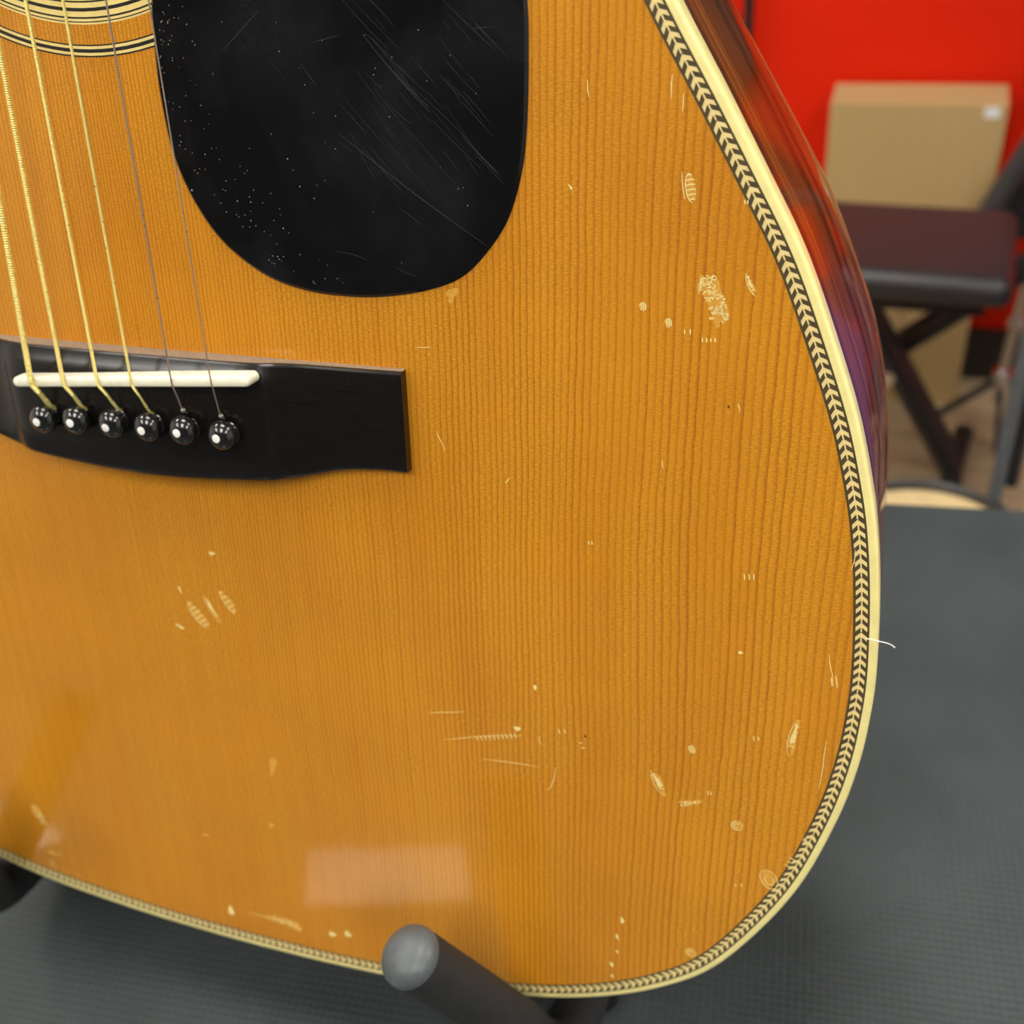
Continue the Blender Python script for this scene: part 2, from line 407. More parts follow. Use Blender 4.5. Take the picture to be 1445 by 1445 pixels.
# two small white cards lying on the mat in front of the guitar, mirrored in its lacquer
def card(cx, cy, ax, w, h, label):
    o = link('paper_card', MB().box((0, 0, .0004), (w, h, .0008)).mesh('paper_card', M['paper']))
    o.location = (cx, cy, MAT_Z); o.rotation_euler.z = ax
    tag(o, label, 'card')
card(-.0020, -.1785, math.atan2(-35, 69), .074, .047, 'blank white card lying on the mat in front of the guitar')
card(-.186, -.136, math.atan2(19, 40), .05, .04, 'smaller blank white card lying on the mat beside the larger card')

# ------------------------------------------------------------------ guitar
guitar = bpy.data.objects.new('acoustic_guitar', None); COL.objects.link(guitar)
guitar.matrix_world = G.to_4x4()
tag(guitar, 'amber spruce-topped acoustic guitar with black pickguard and herringbone edging', 'guitar')
def part(name, mb, mt, smooth=True, parent=None, label=None):
    return link(name, mb.mesh(name, mt, smooth, MM), parent or guitar, label)

def catmull(P, n=12, closed=False):
    out = []; L = len(P)
    rng = range(L) if closed else range(L - 1)
    for i in rng:
        g = (lambda k: P[k % L]) if closed else (lambda k: P[k] if 0 <= k < L else (P[0] * 2 - P[1] if k < 0 else P[-1] * 2 - P[-2]))
        p0, p1, p2, p3 = g(i - 1), g(i), g(i + 1), g(i + 2)
        for j in range(n):
            t = j / n
            out.append(.5 * ((2 * p1) + (p2 - p0) * t + (2 * p0 - 5 * p1 + 4 * p2 - p3) * t * t + (3 * p1 - p0 - 3 * p2 + p3) * t ** 3))
    if not closed: out.append(P[-1].copy())
    return out
def resample(P, step, closed=True):
    Q = P + [P[0]] if closed else P
    cum = [0]
    for a, b in zip(Q, Q[1:]): cum.append(cum[-1] + (b - a).length)
    n = max(2, int(round(cum[-1] / step))); out = []; k = 0
    for i in range(n if closed else n + 1):
        d = cum[-1] * i / n
        while k < len(cum) - 2 and cum[k + 1] < d: k += 1
        t = (d - cum[k]) / max(1e-9, cum[k + 1] - cum[k]); out.append(Q[k].lerp(Q[k + 1], t))
    return out, cum[-1]
# right half of the body from the tail up to the neck block
half = [(0, -209), (29.75, -208.4), (52.92, -206.9), (81.69, -203.7), (108.51, -197.8), (128.85, -190.3), (146.6, -180.2), (163.0, -165.2),
        (180.14, -135.3), (188.9, -108.5), (193.0, -86.8), (194.1, -69), (194.05, -60.8), (193.3, -49.7), (191.84, -35.3), (189.4, -20.1), (186.8, -9.5),
        (183.0, 3.5), (177.2, 18.4), (168.46, 38.5), (159.5, 54.2), (149.1, 71.7), (139.6, 87.1), (133.5, 99), (130.3, 112), (129.8, 126),
        (131.5, 146), (135.5, 172), (140.5, 200), (143.5, 222), (143, 245), (134, 267), (113, 281), (80, 287.5), (40, 289.5), (0, 290)]
ctrl = [Vector((a, b)) for a, b in half] + [Vector((-a, b)) for a, b in half[-2:0:-1]]
OUT, PER = resample(catmull(ctrl, 10, True), 2.0)          # counter-clockwise from the tail
# smooth out the jitter of the traced points
for _ in range(6):
    OUT = [(OUT[i - 1] + OUT[i] * 2 + OUT[(i + 1) % len(OUT)]) / 4 for i in range(len(OUT))]
NO = len(OUT)
NRM = []
for i in range(NO):
    t = (OUT[(i + 1) % NO] - OUT[i - 1]).normalized(); NRM.append(Vector((t.y, -t.x)))     # outward
def off(d): return [OUT[i] - NRM[i] * (d[i] if hasattr(d, '__len__') else d) for i in range(NO)]
HOLE_C, HOLE_R = Vector((0, 150)), 50.0
def circ(r, n=96): return [(HOLE_C.x + r * math.cos(2 * math.pi * k / n), HOLE_C.y + r * math.sin(2 * math.pi * k / n)) for k in range(n)]
sb = MB().prism([tuple(p) for p in off(1.2)], -3.0, 0.0, [circ(HOLE_R)])
part('soundboard', sb, M['spruce'], False)
def depth(v): return 98 - .08 * v
def sweep(profiles):
    """closed sweep along the outline: list of rings, each a list of (offset, w) per outline point"""
    mb = MB(); k = len(profiles)
    for pr in profiles:
        for i in range(NO):
            d, w = pr(i); q = OUT[i] - NRM[i] * d; mb.v.append((q.x, q.y, w))
    for j in range(k):
        j2 = (j + 1) % k
        for i in range(NO):
            i2 = (i + 1) % NO; mb.f.append((j * NO + i, j * NO + i2, j2 * NO + i2, j2 * NO + i)); mb.mi.append(0)
    return mb
cst = lambda d, w: (lambda i: (d, w))
part('binding', sweep([cst(2.1, -6), cst(0, -6), cst(0, -.9), cst(.12, -.45), cst(.4, -.12), cst(.8, .05), cst(2.1, .05)]), M['ivoroid'], True, None, 'cream binding strip')
def ins(v): return 1.2 + max(0, v) / 80 * 2.2
sd = MB(); rows = [(-6.0, 0), (-20, .1), (-40, .25), (-60, .4), (-80, .6), (None, 1.0)]
cum = 0; arc = []
for i in range(NO + 1):
    arc.append(cum); cum += (OUT[(i + 1) % NO] - OUT[i % NO]).length
sd.uv = []
for w, fr in rows:
    for i in range(NO + 1):
        q = OUT[i % NO]; ww = w if w is not None else -depth(q.y) + 4
        p = q - NRM[i % NO] * (.15 + ins(q.y) * fr); sd.v.append((p.x, p.y, ww)); sd.uv.append((arc[i] * MM, -ww * MM))
for j in range(len(rows) - 1):
    for i in range(NO):
        a = j * (NO + 1) + i; sd.f.append((a, a + 1, a + NO + 2, a + NO + 1)); sd.mi.append(0)
part('rim', sd, M['rosewood'], True, None, 'dark glossy striped rosewood side')
dback = lambda d, e: (lambda i: (d + ins(OUT[i].y), -depth(OUT[i].y) + e))
part('back_binding', sweep([dback(2.0, 4), dback(0, 4), dback(0, 1.2), dback(.5, .3), dback(1.4, 0), dback(3, 0)]), M['amber_binding'], True)
bk = MB()
ring = [OUT[i] - NRM[i] * (1.0 + ins(OUT[i].y)) for i in range(NO)]
bk.v = [(p.x, p.y, -depth(p.y) + .3) for p in ring]; bk.uv = [(p.y * MM, p.x * MM) for p in ring]
for s_, dz in ((.7, -5), (.35, -8)):
    bk.v += [(p.x * s_, p.y * s_ + 10 * (1 - s_), -depth(p.y * s_) + dz) for p in ring]; bk.uv += [(p.y * s_ * MM, p.x * s_ * MM) for p in ring]
bk.v.append((0, 10, -depth(10) - 9)); bk.uv.append((0, 0))
for j in range(2):
    for i in range(NO):
        i2 = (i + 1) % NO; bk.f.append((j * NO + i, j * NO + i2, (j + 1) * NO + i2, (j + 1) * NO + i)); bk.mi.append(0)
for i in range(NO): bk.f.append((2 * NO + i, 2 * NO + (i + 1) % NO, 3 * NO)); bk.mi.append(0)
part('back', bk, M['rosewood'], True)

# herringbone purfling: dark strip with pale chevrons let into it
def band(d0, d1, w): return sweep([cst(d1, -.8), cst(d0, -.8), cst(d0, w), cst(d1, w)])
purf = part('purfling', band(2.1, 5.8, .02), M['purf_dark'], False, None, 'dark purfling strip with herringbone chevrons')
PITCH = 2.43
mid, mlen = resample(off(3.92), .2)
cnt = int(mlen / PITCH); HWc = 1.33
chev = [(0, .62), (HWc, -.62), (HWc, -1.78), (.17, -.66), (.17, -1.85), (-.17, -1.85), (-.17, -.66), (-HWc, -1.78), (-HWc, -.62)]
cm = MB().prism(chev, .0, .05).mesh('chevron', M['chevron'], False, MM)
rest = MB()
for k in range(cnt):
    s_ = (k + .5) * mlen / cnt; i = int(s_ / .2) % len(mid)
    p = mid[i]; t = (mid[(i + 3) % len(mid)] - mid[i - 3]).normalized()
    if p.x < 0 and s_ > mlen / 2 and p.y > -300: pass
    ang = math.atan2(t.y, t.x) - math.pi / 2
    if seen(Vector((p.x, p.y, 0)), 5):
        o = link('chevron', cm, purf); o.location = (p.x * MM, p.y * MM, .02 * MM); o.rotation_euler.z = ang
    else:
        c_, s2 = math.cos(ang), math.sin(ang)
        rest.prism([(p.x + x * c_ - y * s2, p.y + x * s2 + y * c_) for x, y in chev], .02, .07)
o = part('chevron_run', rest, M['chevron'], False, purf); o['kind'] = 'stuff'

# rosette rings
def annulus(r0, r1, w, n=128):
    mb = MB(); k = 0
    for r, z in ((r0, -.5), (r0, w), (r1, w), (r1, -.5)):
        mb.v += [(HOLE_C.x + r * math.cos(2 * math.pi * i / n), HOLE_C.y + r * math.sin(2 * math.pi * i / n), z) for i in range(n)]
    for j in range(4):
        for i in range(n): mb.f.append((j * n + i, j * n + (i + 1) % n, ((j + 1) % 4) * n + (i + 1) % n, ((j + 1) % 4) * n + i)); mb.mi.append(0)
    return mb
def ring_group(r0, r1, lines):
    g = part('rosette_ring', annulus(r0, r1, .02), M['ring_cream'], False, None, 'cream rosette ring with black lines')
    for a, b in lines: part('ring_line', annulus(a, b, .035), M['ring_black'], False, g)
RO = 73.25
ring_group(RO - 2.75, RO, [(RO - .36, RO), (RO - 1.78, RO - .98), (RO - 2.75, RO - 2.43)])
R1 = RO - 7.1            # middle group
ring_group(R1 - 6.45, R1, [(R1 - .66, R1 - .42), (R1 - 1.62, R1 - 1.22), (R1 - 3.55, R1 - 2.80), (R1 - 5.05, R1 - 4.68), (R1 - 5.98, R1 - 5.75)])
R2 = R1 - 6.45 - 4.0
ring_group(R2 - 2.75, R2, [(R2 - .36, R2), (R2 - 1.78, R2 - .98), (R2 - 2.75, R2 - 2.43)])

# pickguard
pg_px = [(211.6, 0), (215.5, 58), (223, 128), (242.6, 217), (273.6, 287), (316, 345), (374, 389.5), (432.6, 411), (494.6, 419.4), (549, 418.6),
         (607, 409), (653.5, 389.5), (692, 349), (719, 302), (737, 232.6), (743.4, 155), (744.6, 58), (742.6, 0)]
pgc = [Vector((q.x, q.y)) for q in (top(x, y, .8) for x, y in pg_px)]
pgc += [Vector(q) for q in ((107.3, 103), (103, 122), (95, 140), (82, 158), (68, 172), (57, 180), (53.5, 174), (53, 158), (50, 138), (41, 120), (30, 107), (22.5, 97))]
PG, _ = resample(catmull(pgc, 8, True), 1.5)
if sum(PG[i - 1].cross(PG[i]) for i in range(len(PG))) < 0: PG = PG[::-1]
def inset(P, d):
    out = []
    for i in range(len(P)):
        t = (P[(i + 1) % len(P)] - P[i - 1]).normalized(); out.append(P[i] - Vector((t.y, -t.x)) * d)
    return out
pg = MB(); n_ = len(PG)
for d, w in ((0, 0), (0, .25), (.7, .8)): pg.v += [(p.x, p.y, w) for p in inset(PG, d)]
for j in range(2):
    for i in range(n_): pg.f.append((j * n_ + i, j * n_ + (i + 1) % n_, (j + 1) * n_ + (i + 1) % n_, (j + 1) * n_ + i)); pg.mi.append(0)
tri = tessellate_polygon([[Vector(pg.v[2 * n_ + i]) for i in range(n_)]])
for a, b, c in tri: pg.f.append((2 * n_ + a, 2 * n_ + b, 2 * n_ + c)); pg.mi.append(0)
pguard = part('pickguard', pg, M['guard'], False, None, 'scratched glossy black pickguard')

# bridge: height field over a belly outline
def lerp_tab(tab, x):
    if x <= tab[0][0]: return tab[0][1]
    for (a, fa), (b, fb) in zip(tab, tab[1:]):
        if x <= b:
            t = (x - a) / (b - a); t = t * t * (3 - 2 * t) if False else t; return fa + (fb - fa) * t
    return tab[-1][1]
def smooth_tab(tab, lo, hi, step):
    P = catmull([Vector(p) for p in tab], 12); return [(p.x, p.y) for p in P]
HB = smooth_tab([(0, 8.6), (20, 8.6), (34, 8.4), (38.5, 7.6), (42, 5.6), (47, 4.2), (54, 3.6), (66, 3.3), (76.4, 3.0)], 0, 0, 0)
VB = smooth_tab([(0, -28.3), (12, -27.9), (24, -27.0), (36, -26.0), (44, -25.2), (50, -23.7), (56, -22.0), (62, -20.9), (70, -20.2), (76.4, -20.3)], 0, 0, 0)
br = MB(); cols = [-76.4 + 152.8 * i / 160 for i in range(161)]; NP = 0
for u in cols:
    a = abs(u); H = lerp_tab(HB, a); vb = lerp_tab(VB, a); vt = 5.6 + .010 * max(0, u)
    cen_ = max(0.0, min(1.0, (H - 3.2) / 5.0))
    fd = 2.6 * cen_                                        # the front of the centre block slopes toward the sound hole
    prof = [(vt, 0), (vt, H - fd - .9), (vt - .15, H - fd - .4), (vt - .6, H - fd - .12), (vt - 1.2, H - fd), (vt - 3.0, H - fd * .55), (vt - 5.0, H - fd * .22), (vt - 8, H - .02), (vt - 12, H),
            (vb + 8, H), (vb + 3.2, H - .1 * cen_), (vb + 1.6, H - .45 * cen_), (vb + .6, H - .9 * cen_ - .1), (vb + .15, H - 1.6 * cen_ - .3), (vb, H - 2.4 * cen_ - .6), (vb, 0)]
    NP = len(prof); br.v += [(u, v, w) for v, w in prof]
for i in range(len(cols) - 1):
    for j in range(NP - 1): br.f.append((i * NP + j, i * NP + j + 1, (i + 1) * NP + j + 1, (i + 1) * NP + j)); br.mi.append(1 if j == 0 else 0)
br.f.append(tuple(range(NP))); br.f.append(tuple(range((len(cols) - 1) * NP, len(cols) * NP))[::-1]); br.mi += [0, 0]
bridge = part('bridge', br, [M['ebony'], M['dusty']], True, None, 'black ebony belly bridge')
# saddle: rounded bone bar
sa, sb_ = top(21, 538, 11), top(354, 537.5, 11)
def saddle_mesh():
    mb = MB(); L = (sb_ - sa).length; hw = 1.45; base = []
    for k in range(9): a = math.pi / 2 + math.pi * k / 8; base.append((hw + hw * math.cos(a), hw * math.sin(a)))
    for k in range(9): a = -math.pi / 2 + math.pi * k / 8; base.append((L - hw + hw * math.cos(a), hw * math.sin(a)))
    nb = len(base); lv = [(0, 7.0), (0, 11.2), (.12, 11.6), (.4, 11.95), (.8, 12.1)]
    for d, w in lv:
        for x, y in base:
            f = 1 - d / hw * .8; cx = min(max(x, hw), L - hw); mb.v.append((cx + (x - cx) * f, y * f, w))
    for j in range(len(lv) - 1):
        for i in range(nb): mb.f.append((j * nb + i, j * nb + (i + 1) % nb, (j + 1) * nb + (i + 1) % nb, (j + 1) * nb + i)); mb.mi.append(0)
    mb.f.append(tuple(range(4 * nb, 5 * nb))); mb.mi.append(0); return mb
sad = part('saddle', saddle_mesh(), M['bone'], True, bridge, 'white bone saddle')
sad.location = (sa.x * MM, sa.y * MM, 0); sad.rotation_euler.z = math.atan2(sb_.y - sa.y, sb_.x - sa.x)
# pins
pin_px = [(61, 591), (107, 593), (158.5, 597.4), (209, 603), (259, 608), (314, 615)]
PIN_R = 4.0
prof = [(3.3, -1.5), (3.3, -.1)] + [(PIN_R * math.cos(a), 2.6 + (PIN_R * .72) * math.sin(a)) for a in [math.radians(d) for d in (-50, -30, -10, 10, 28, 45, 60, 72, 82)]] + [(0.0, 2.6 + PIN_R * .72)]
pm = MB().lathe(prof, 28).mesh('bridge_pin', M['pin_black'], True, MM)
dm = MB().lathe([(1.12, -.3), (1.12, .02), (1.0, .06), (0, .08)], 16).mesh('pearl_dot', M['pearl'], True, MM)
for x, y in pin_px:
    q = top(x, y, 11.2); o = link('bridge_pin', pm, guitar); o.location = (q.x * MM, q.y * MM, 8.5 * MM)
    o.rotation_euler = (random.Random(x).uniform(-.06, .06), random.Random(y).uniform(-.06, .06), 0)
    d = link('pearl_dot', dm, o); d.location = (0, 0, (2.6 + PIN_R * .72) * MM)
# strings
st_sad = [(43.6, 538), (89, 538), (137, 538), (185, 539), (242, 540), (298, 541)]
st_top = [(-50, 0), (-14.3, 0), (36, 0), (88.6, 0), (149.5, 0), (209.7, 0)]
st_pin = [(72, 573), (117, 574.6), (166.8, 577), (211.8, 581), (259.6, 579.6), (312.9, 588)]
gauge = [1.55, 1.22, .95, .76, .46, .38]; wind = [.62, .52, .42, .36, 0, 0]
nut_u = [-21.5, -12.9, -4.3, 4.3, 12.9, 21.5]
for k in range(6):
    r = gauge[k] / 2
    a = top(*st_pin[k], 9.4); s_ = top(*st_sad[k], 12.1 + r); t = top(*st_top[k], 12.3)
    into = Vector((a.x + .9, a.y - 2.6, 5.5))
    pts = [into, a, s_ + Vector((0, -1.6, -.45)), s_, s_ + Vector(((t.x - s_.x) / 60, 1.5, .02)), t, Vector((nut_u[k], 642, 11.0))]
    pts = catmull([into, a, a.lerp(s_, .5) + Vector((0, 0, .15)), s_ + Vector((0, -1.5, -.4)), s_ + Vector((0, -.3, 0))], 6) + pts[4:]
    mb = MB()
    if wind[k]:
        # real ridges along the part near the bridge, finely stepped; smooth run beyond the sound hole
        Q, L = resample(pts, wind[k] / 3, False); rad = []; body = []
        for i, q in enumerate(Q):
            if q.y > 128: break
            body.append(q); bare = q.y < a.y + (4.2 if k < 3 else 5.0)
            rad.append(r * (.86 if bare else (1.0, 1.05, .84)[i % 3]))
        mb.tube(body, rad, 8)
        mb.tube([body[-1], Vector((nut_u[k], 642, 11.0))], r, 8)
    else:
        mb.tube(pts, r, 8)
    sg = part('string', mb, M['bronze' if wind[k] else 'steel'], True, None, 'wound bronze string' if wind[k] else 'plain steel string')
    # twisted wire end by the pin
    tw = MB(); 
    if wind[k]:
        p0 = a + (s_ - a) * .30
        tw.tube([a + Vector((.55 * r, 0, .2)), p0 + Vector((.75 * r, 0, .2))], r * .55, 6)
        part('wire_tail', tw, M['bronze'], True, sg)
    else:
        tw.lathe([(0.0, -.6), (.55, -.35), (.7, 0), (.5, .4), (0, .6)], 8, (a.x, a.y + .3, a.z + .3))
        part('wire_end', tw, M['silver'], True, sg)

# neck, fingerboard, head: above the frame, there for the mirror-like lacquer and other viewpoints
fb = MB(); nseg = 24; fv0, fv1 = 201, 643
for i in range(nseg + 1):
    v = fv0 + (fv1 - fv0) * i / nseg; hw = 27.6 - 5.6 * i / nseg
    fb.v += [(-hw, v, 0.1), (hw, v, 0.1), (hw, v, 6.0), (0, v, 6.8), (-hw, v, 6.0)]
for i in range(nseg):
    for j in range(5): fb.f.append((i * 5 + j, i * 5 + (j + 1) % 5, (i + 1) * 5 + (j + 1) % 5, (i + 1) * 5 + j)); fb.mi.append(0)
fb.f += [(0, 1, 2, 3, 4), tuple(nseg * 5 + j for j in (4, 3, 2, 1, 0))]; fb.mi += [0, 0]
fing = part('fingerboard', fb, M['ebony'], False)
for k in range(1, 21):
    v = 645 * 2 ** (-k / 12); hw = 27.6 - 5.6 * (v - fv0) / (fv1 - fv0) - .3
    part('fret', MB().tube([(-hw, v, 6.1), (0, v, 6.9), (hw, v, 6.1)], .7, 6), M['chrome'], True, fing)
nk = MB(); sec = 14
for i in range(nseg + 1):
    v = 291 + (645 - 291) * i / nseg; hw = 27.0 - 5.0 * (v - fv0) / (fv1 - fv0); dp = 21 - 2.5 * i / nseg + 26 * math.exp(-i * 1.1)
    for j in range(sec + 1):
        a = math.pi * j / sec; nk.v.append((hw * math.cos(a), v, -dp * math.sin(a)))
for i in range(nseg):
    for j in range(sec + 1):
        j2 = (j + 1) % (sec + 1); nk.f.append((i * (sec + 1) + j, i * (sec + 1) + j2, (i + 1) * (sec + 1) + j2, (i + 1) * (sec + 1) + j)); nk.mi.append(0)
nk.f += [tuple(range(sec + 1)), tuple(range(nseg * (sec + 1), (nseg + 1) * (sec + 1)))]; nk.mi += [0, 0]
part('neck', nk, M['mahogany'], True)
part('nut', MB().box((0, 645, 4.6), (44, 4.5, 9.2)), M['bone'], False)
hs = part('headstock', MB().prism([(-22, 645), (22, 645), (33, 672), (36, 830), (-36, 830), (-33, 672)], -15, 0), M['mahogany'], False)
for sx in (-1, 1):
    for j in range(3):
        part('tuner', MB().tube([(sx * 22, 690 + 50 * j, -6), (sx * 22, 690 + 50 * j, 12)], 3.2, 10).tube([(sx * 22, 690 + 50 * j, -18), (sx * 52, 690 + 50 * j, -18)], 2.5, 8).box((sx * 56, 690 + 50 * j, -18), (8, 18, 6)), M['chrome'], True)

# dents and lacquer chips on the soundboard
rnd = random.Random(4)
def ribbon(mb, pts, wd, w=.07, mi=0):
    vs = []; fs = []
    for i, p in enumerate(pts):
        a = pts[max(0, i - 1)]; b = pts[min(len(pts) - 1, i + 1)]; t = (b - a); t = t.normalized() if t.length > 1e-6 else Vector((1, 0)); nn = Vector((-t.y, t.x))
        k = wd * (.35 + .65 * math.sin(math.pi * (i + .5) / len(pts))) / 2
        vs += [(p.x + nn.x * k, p.y + nn.y * k, w), (p.x - nn.x * k, p.y - nn.y * k, w)]
    for i in range(len(pts) - 1): fs.append((2 * i, 2 * i + 1, 2 * i + 3, 2 * i + 2))
    mb.add(vs, fs, mi)
def blob(mb, c, a, b, ang, w=.03, mi=0, n=16, jit=.18):
    vs = [(c.x, c.y, w)]; ph = rnd.uniform(0, 6)
    for k in range(n):
        th = 2 * math.pi * k / n; q = 1 + jit * math.sin(3 * th + ph) + rnd.uniform(-jit, jit) * .5
        x, y = a * q * math.cos(th), b * q * math.sin(th)
        vs.append((c.x + x * math.cos(ang) - y * math.sin(ang), c.y + x * math.sin(ang) + y * math.cos(ang), w - .02))
    mb.add(vs, [(0, 1 + k, 1 + (k + 1) % n) for k in range(n)], mi)
def dent(px, py, lx, ly, deg, kind):
    """lx, ly: size in photo pixels along/across; deg: tilt of the long axis in the picture (0 = across, 90 = up)"""
    c = top(px, py); c = Vector((c.x, c.y))
    e = top(px + 10 * math.cos(math.radians(deg)), py - 10 * math.sin(math.radians(deg))); e = (Vector((e.x, e.y)) - c); sc = e.length / 10; ang = math.atan2(e.y, e.x)
    a, b = lx * sc / 2, ly * sc / 2; mb = MB(); ca, sa2 = math.cos(ang), math.sin(ang)
    L = lambda x, y: Vector((c.x + x * ca - y * sa2, c.y + x * sa2 + y * ca))
    if kind == 'scale':          # row of crescents left by a knock
        blob(mb, c, a * .95, b * .9, ang, .03, 1)
        nn = max(3, int(lx / 7))
        for k in range(nn):
            x = -a + 2 * a * (k + .5) / nn; hw = b * math.sqrt(max(.15, 1 - (x / a) ** 2))
            ribbon(mb, [L(x + .35 * sc * 4 * math.cos(t * .5), hw * math.sin(t * .5)) for t in (-3, -2, -1, 0, 1, 2, 3)], .32, .07, 0)
        ribbon(mb, [L(a * math.cos(t), b * math.sin(t)) for t in [i * .35 for i in range(10)]], .25, .07, 0)
    elif kind == 'patch':
        blob(mb, c, a, b, ang, .03, 1, 18, .3)
        for k in range(int(12 + lx * .5)):
            x0, y0 = rnd.uniform(-.85, .85) * a, rnd.uniform(-.7, .7) * b; t0 = rnd.uniform(0, 6)
            ribbon(mb, [L(x0 + rnd.uniform(.1, .35) * b * math.cos(t0 + i * .5), y0 + .3 * b * math.sin(t0 + i * .5)) for i in range(6)], .28, .07, 0)
    elif kind == 'leaf':
        pts = []
        for k in range(14):
            th = 2 * math.pi * k / 13; r_ = abs(math.sin(th)) ** 1.4 * (1 if math.sin(th) > 0 else -1); pts.append(L(a * math.cos(th), b * r_))
        ribbon(mb, pts[:7], .2, .07, 0); blob(mb, c, a * .85, b * .7, ang, .03, 1, 16, .3); blob(mb, L(a * .15, b * .1), a * .55, b * .42, ang, .05, 0, 12, .4)
        for k in (-.5, -.1, .3, .6): ribbon(mb, [L(a * k, -b * .5), L(a * (k + .12), 0), L(a * (k + .05), b * .5)], .25, .07, 0)
    elif kind == 'ring':
        ribbon(mb, [L(a * math.cos(i * .42), b * math.sin(i * .42)) for i in range(16)], .28, .07, 0)
        ribbon(mb, [L(.5 * a * math.cos(i * .5) - .1 * a, .5 * b * math.sin(i * .5)) for i in range(11)], .25, .07, 0); blob(mb, c, a * .9, b * .9, ang, .03, 1)
    elif kind == 'ticks':
        nn = max(2, int(lx / 6))
        for k in range(nn):
            x = -a + 2 * a * (k + .5) / nn; h = b * rnd.uniform(.6, 1)
            ribbon(mb, [L(x, -h), L(x + .03, -h * .3), L(x + .04, h * .3), L(x, h)], .32, .07, 0)
    elif kind == 'line':
        ph = rnd.uniform(0, 6)
        ribbon(mb, [L(-a + 2 * a * i / 14, b * .5 * math.sin(i * .35 + ph) + rnd.uniform(-.1, .1) * b) for i in range(15)], .22, .07, 0)
    elif kind == 'dot':
        blob(mb, c, a, b, ang, .05, 0, 10)
    elif kind == 'smear':
        blob(mb, c, a, b, ang, .04, 1, 14, .3)
    elif kind == 'pit':
        blob(mb, c, a, b, ang, .05, 2, 8)
    part('dent', mb, [M['lacquer_chip'], M['lacquer_bruise'], M['pit']], False)
for d in [(975, 265, 42, 15, 97, 'scale'), (964, 262, 40, 3, 95, 'line'), (1006, 420, 70, 24, 103, 'patch'), (1021, 436, 46, 12, 100, 'patch'), (989, 404, 22, 6, 80, 'leaf'), (1060, 402, 36, 9, 112, 'leaf'),
          (907, 433, 9, 12, 0, 'scale'), (943, 456, 9, 13, 0, 'scale'), (970, 468, 16, 9, 0, 'ticks'), (1000, 480, 24, 8, 0, 'ticks'), (805, 264, 10, 3, 125, 'dot'),
          (948, 122, 36, 3, 86, 'line'), (964, 145, 26, 2.5, 84, 'line'), (1053, 285, 8, 8, 0, 'ticks'), (830, 125, 26, 3, 97, 'line'), (280, 868, 46, 17, 128, 'scale'), (300, 860, 46, 10, 122, 'leaf'), (322, 850, 40, 13, 125, 'scale'),
          (299, 781, 9, 5, 0, 'dot'), (254, 884, 14, 5, 150, 'dot'), (254, 832, 12, 3, 115, 'dot'), (833, 766, 9, 9, 0, 'ticks'), (1057, 814, 20, 14, 0, 'ticks'), (755, 970, 5, 8, 0, 'dot'), (1045, 921, 7, 5, 0, 'dot'),
          (1173, 945, 44, 4, 95, 'line'), (1177, 962, 14, 22, 0, 'ticks'), (1205, 790, 30, 3, 80, 'line'), (680, 1040, 110, 5, 3, 'line'), (700, 1040, 60, 10, 4, 'ticks'), (630, 1005, 50, 3, 4, 'line'), (730, 1028, 10, 7, 0, 'dot'), (720, 1076, 80, 2, -8, 'line'),
          (762, 1045, 14, 3, 105, 'line'), (821, 1052, 16, 8, 115, 'ticks'), (793, 1032, 16, 8, 0, 'ticks'), (826, 1039, 5, 3, 130, 'pit'), (976, 1058, 9, 14, 0, 'scale'), (1067, 1042, 13, 9, 0, 'ticks'), (1120, 1042, 54, 12, 75, 'leaf'), (930, 1105, 42, 14, 118, 'leaf'), (973, 1133, 30, 9, 5, 'patch'), (1001, 1119, 8, 10, 0, 'ticks'),
          (1040, 1165, 16, 16, 0, 'ring'), (1085, 1241, 30, 20, 115, 'ring'), (1139, 1189, 16, 8, 125, 'leaf'), (1042, 1249, 17, 7, 0, 'ticks'), (1115, 1217, 18, 10, 60, 'ticks'), (1161, 1080, 70, 2.5, 80, 'line'),
          (385, 1080, 24, 8, 82, 'smear'), (383, 1165, 10, 5, 25, 'smear'), (290, 1178, 10, 4, 5, 'smear'), (55, 1150, 34, 14, 125, 'patch'), (76, 1204, 20, 6, 165, 'smear'), (74, 1219, 8, 12, 0, 'ticks'), (405, 1302, 52, 13, 160, 'patch'), (370, 1293, 44, 3, 165, 'line'),
          (326, 1285, 13, 7, 100, 'dot'), (469, 1318, 10, 8, 0, 'dot'), (491, 1318, 9, 10, 0, 'dot'), (878, 1299, 5, 12, -10, 'dot'), (871, 1322, 4, 10, 0, 'dot'), (871, 1343, 3, 7, 0, 'dot'), (863, 1361, 5, 9, 0, 'dot'), (864, 1377, 4, 6, 0, 'dot'), (975, 1344, 14, 14, 0, 'ring'), (780, 1100, 34, 5, 70, 'line'),
          (1028, 574, 3.2, 3.6, 0, 'pit'), (1043, 575, 12, 3, 90, 'line'), (638, 415, 22, 13, 60, 'smear'), (598, 490, 20, 2, 5, 'line'), (622, 622, 30, 5, 110, 'line'), (716, 678, 10, 2, 60, 'line'), (935, 655, 12, 3, 85, 'line')]:
    dent(*d)

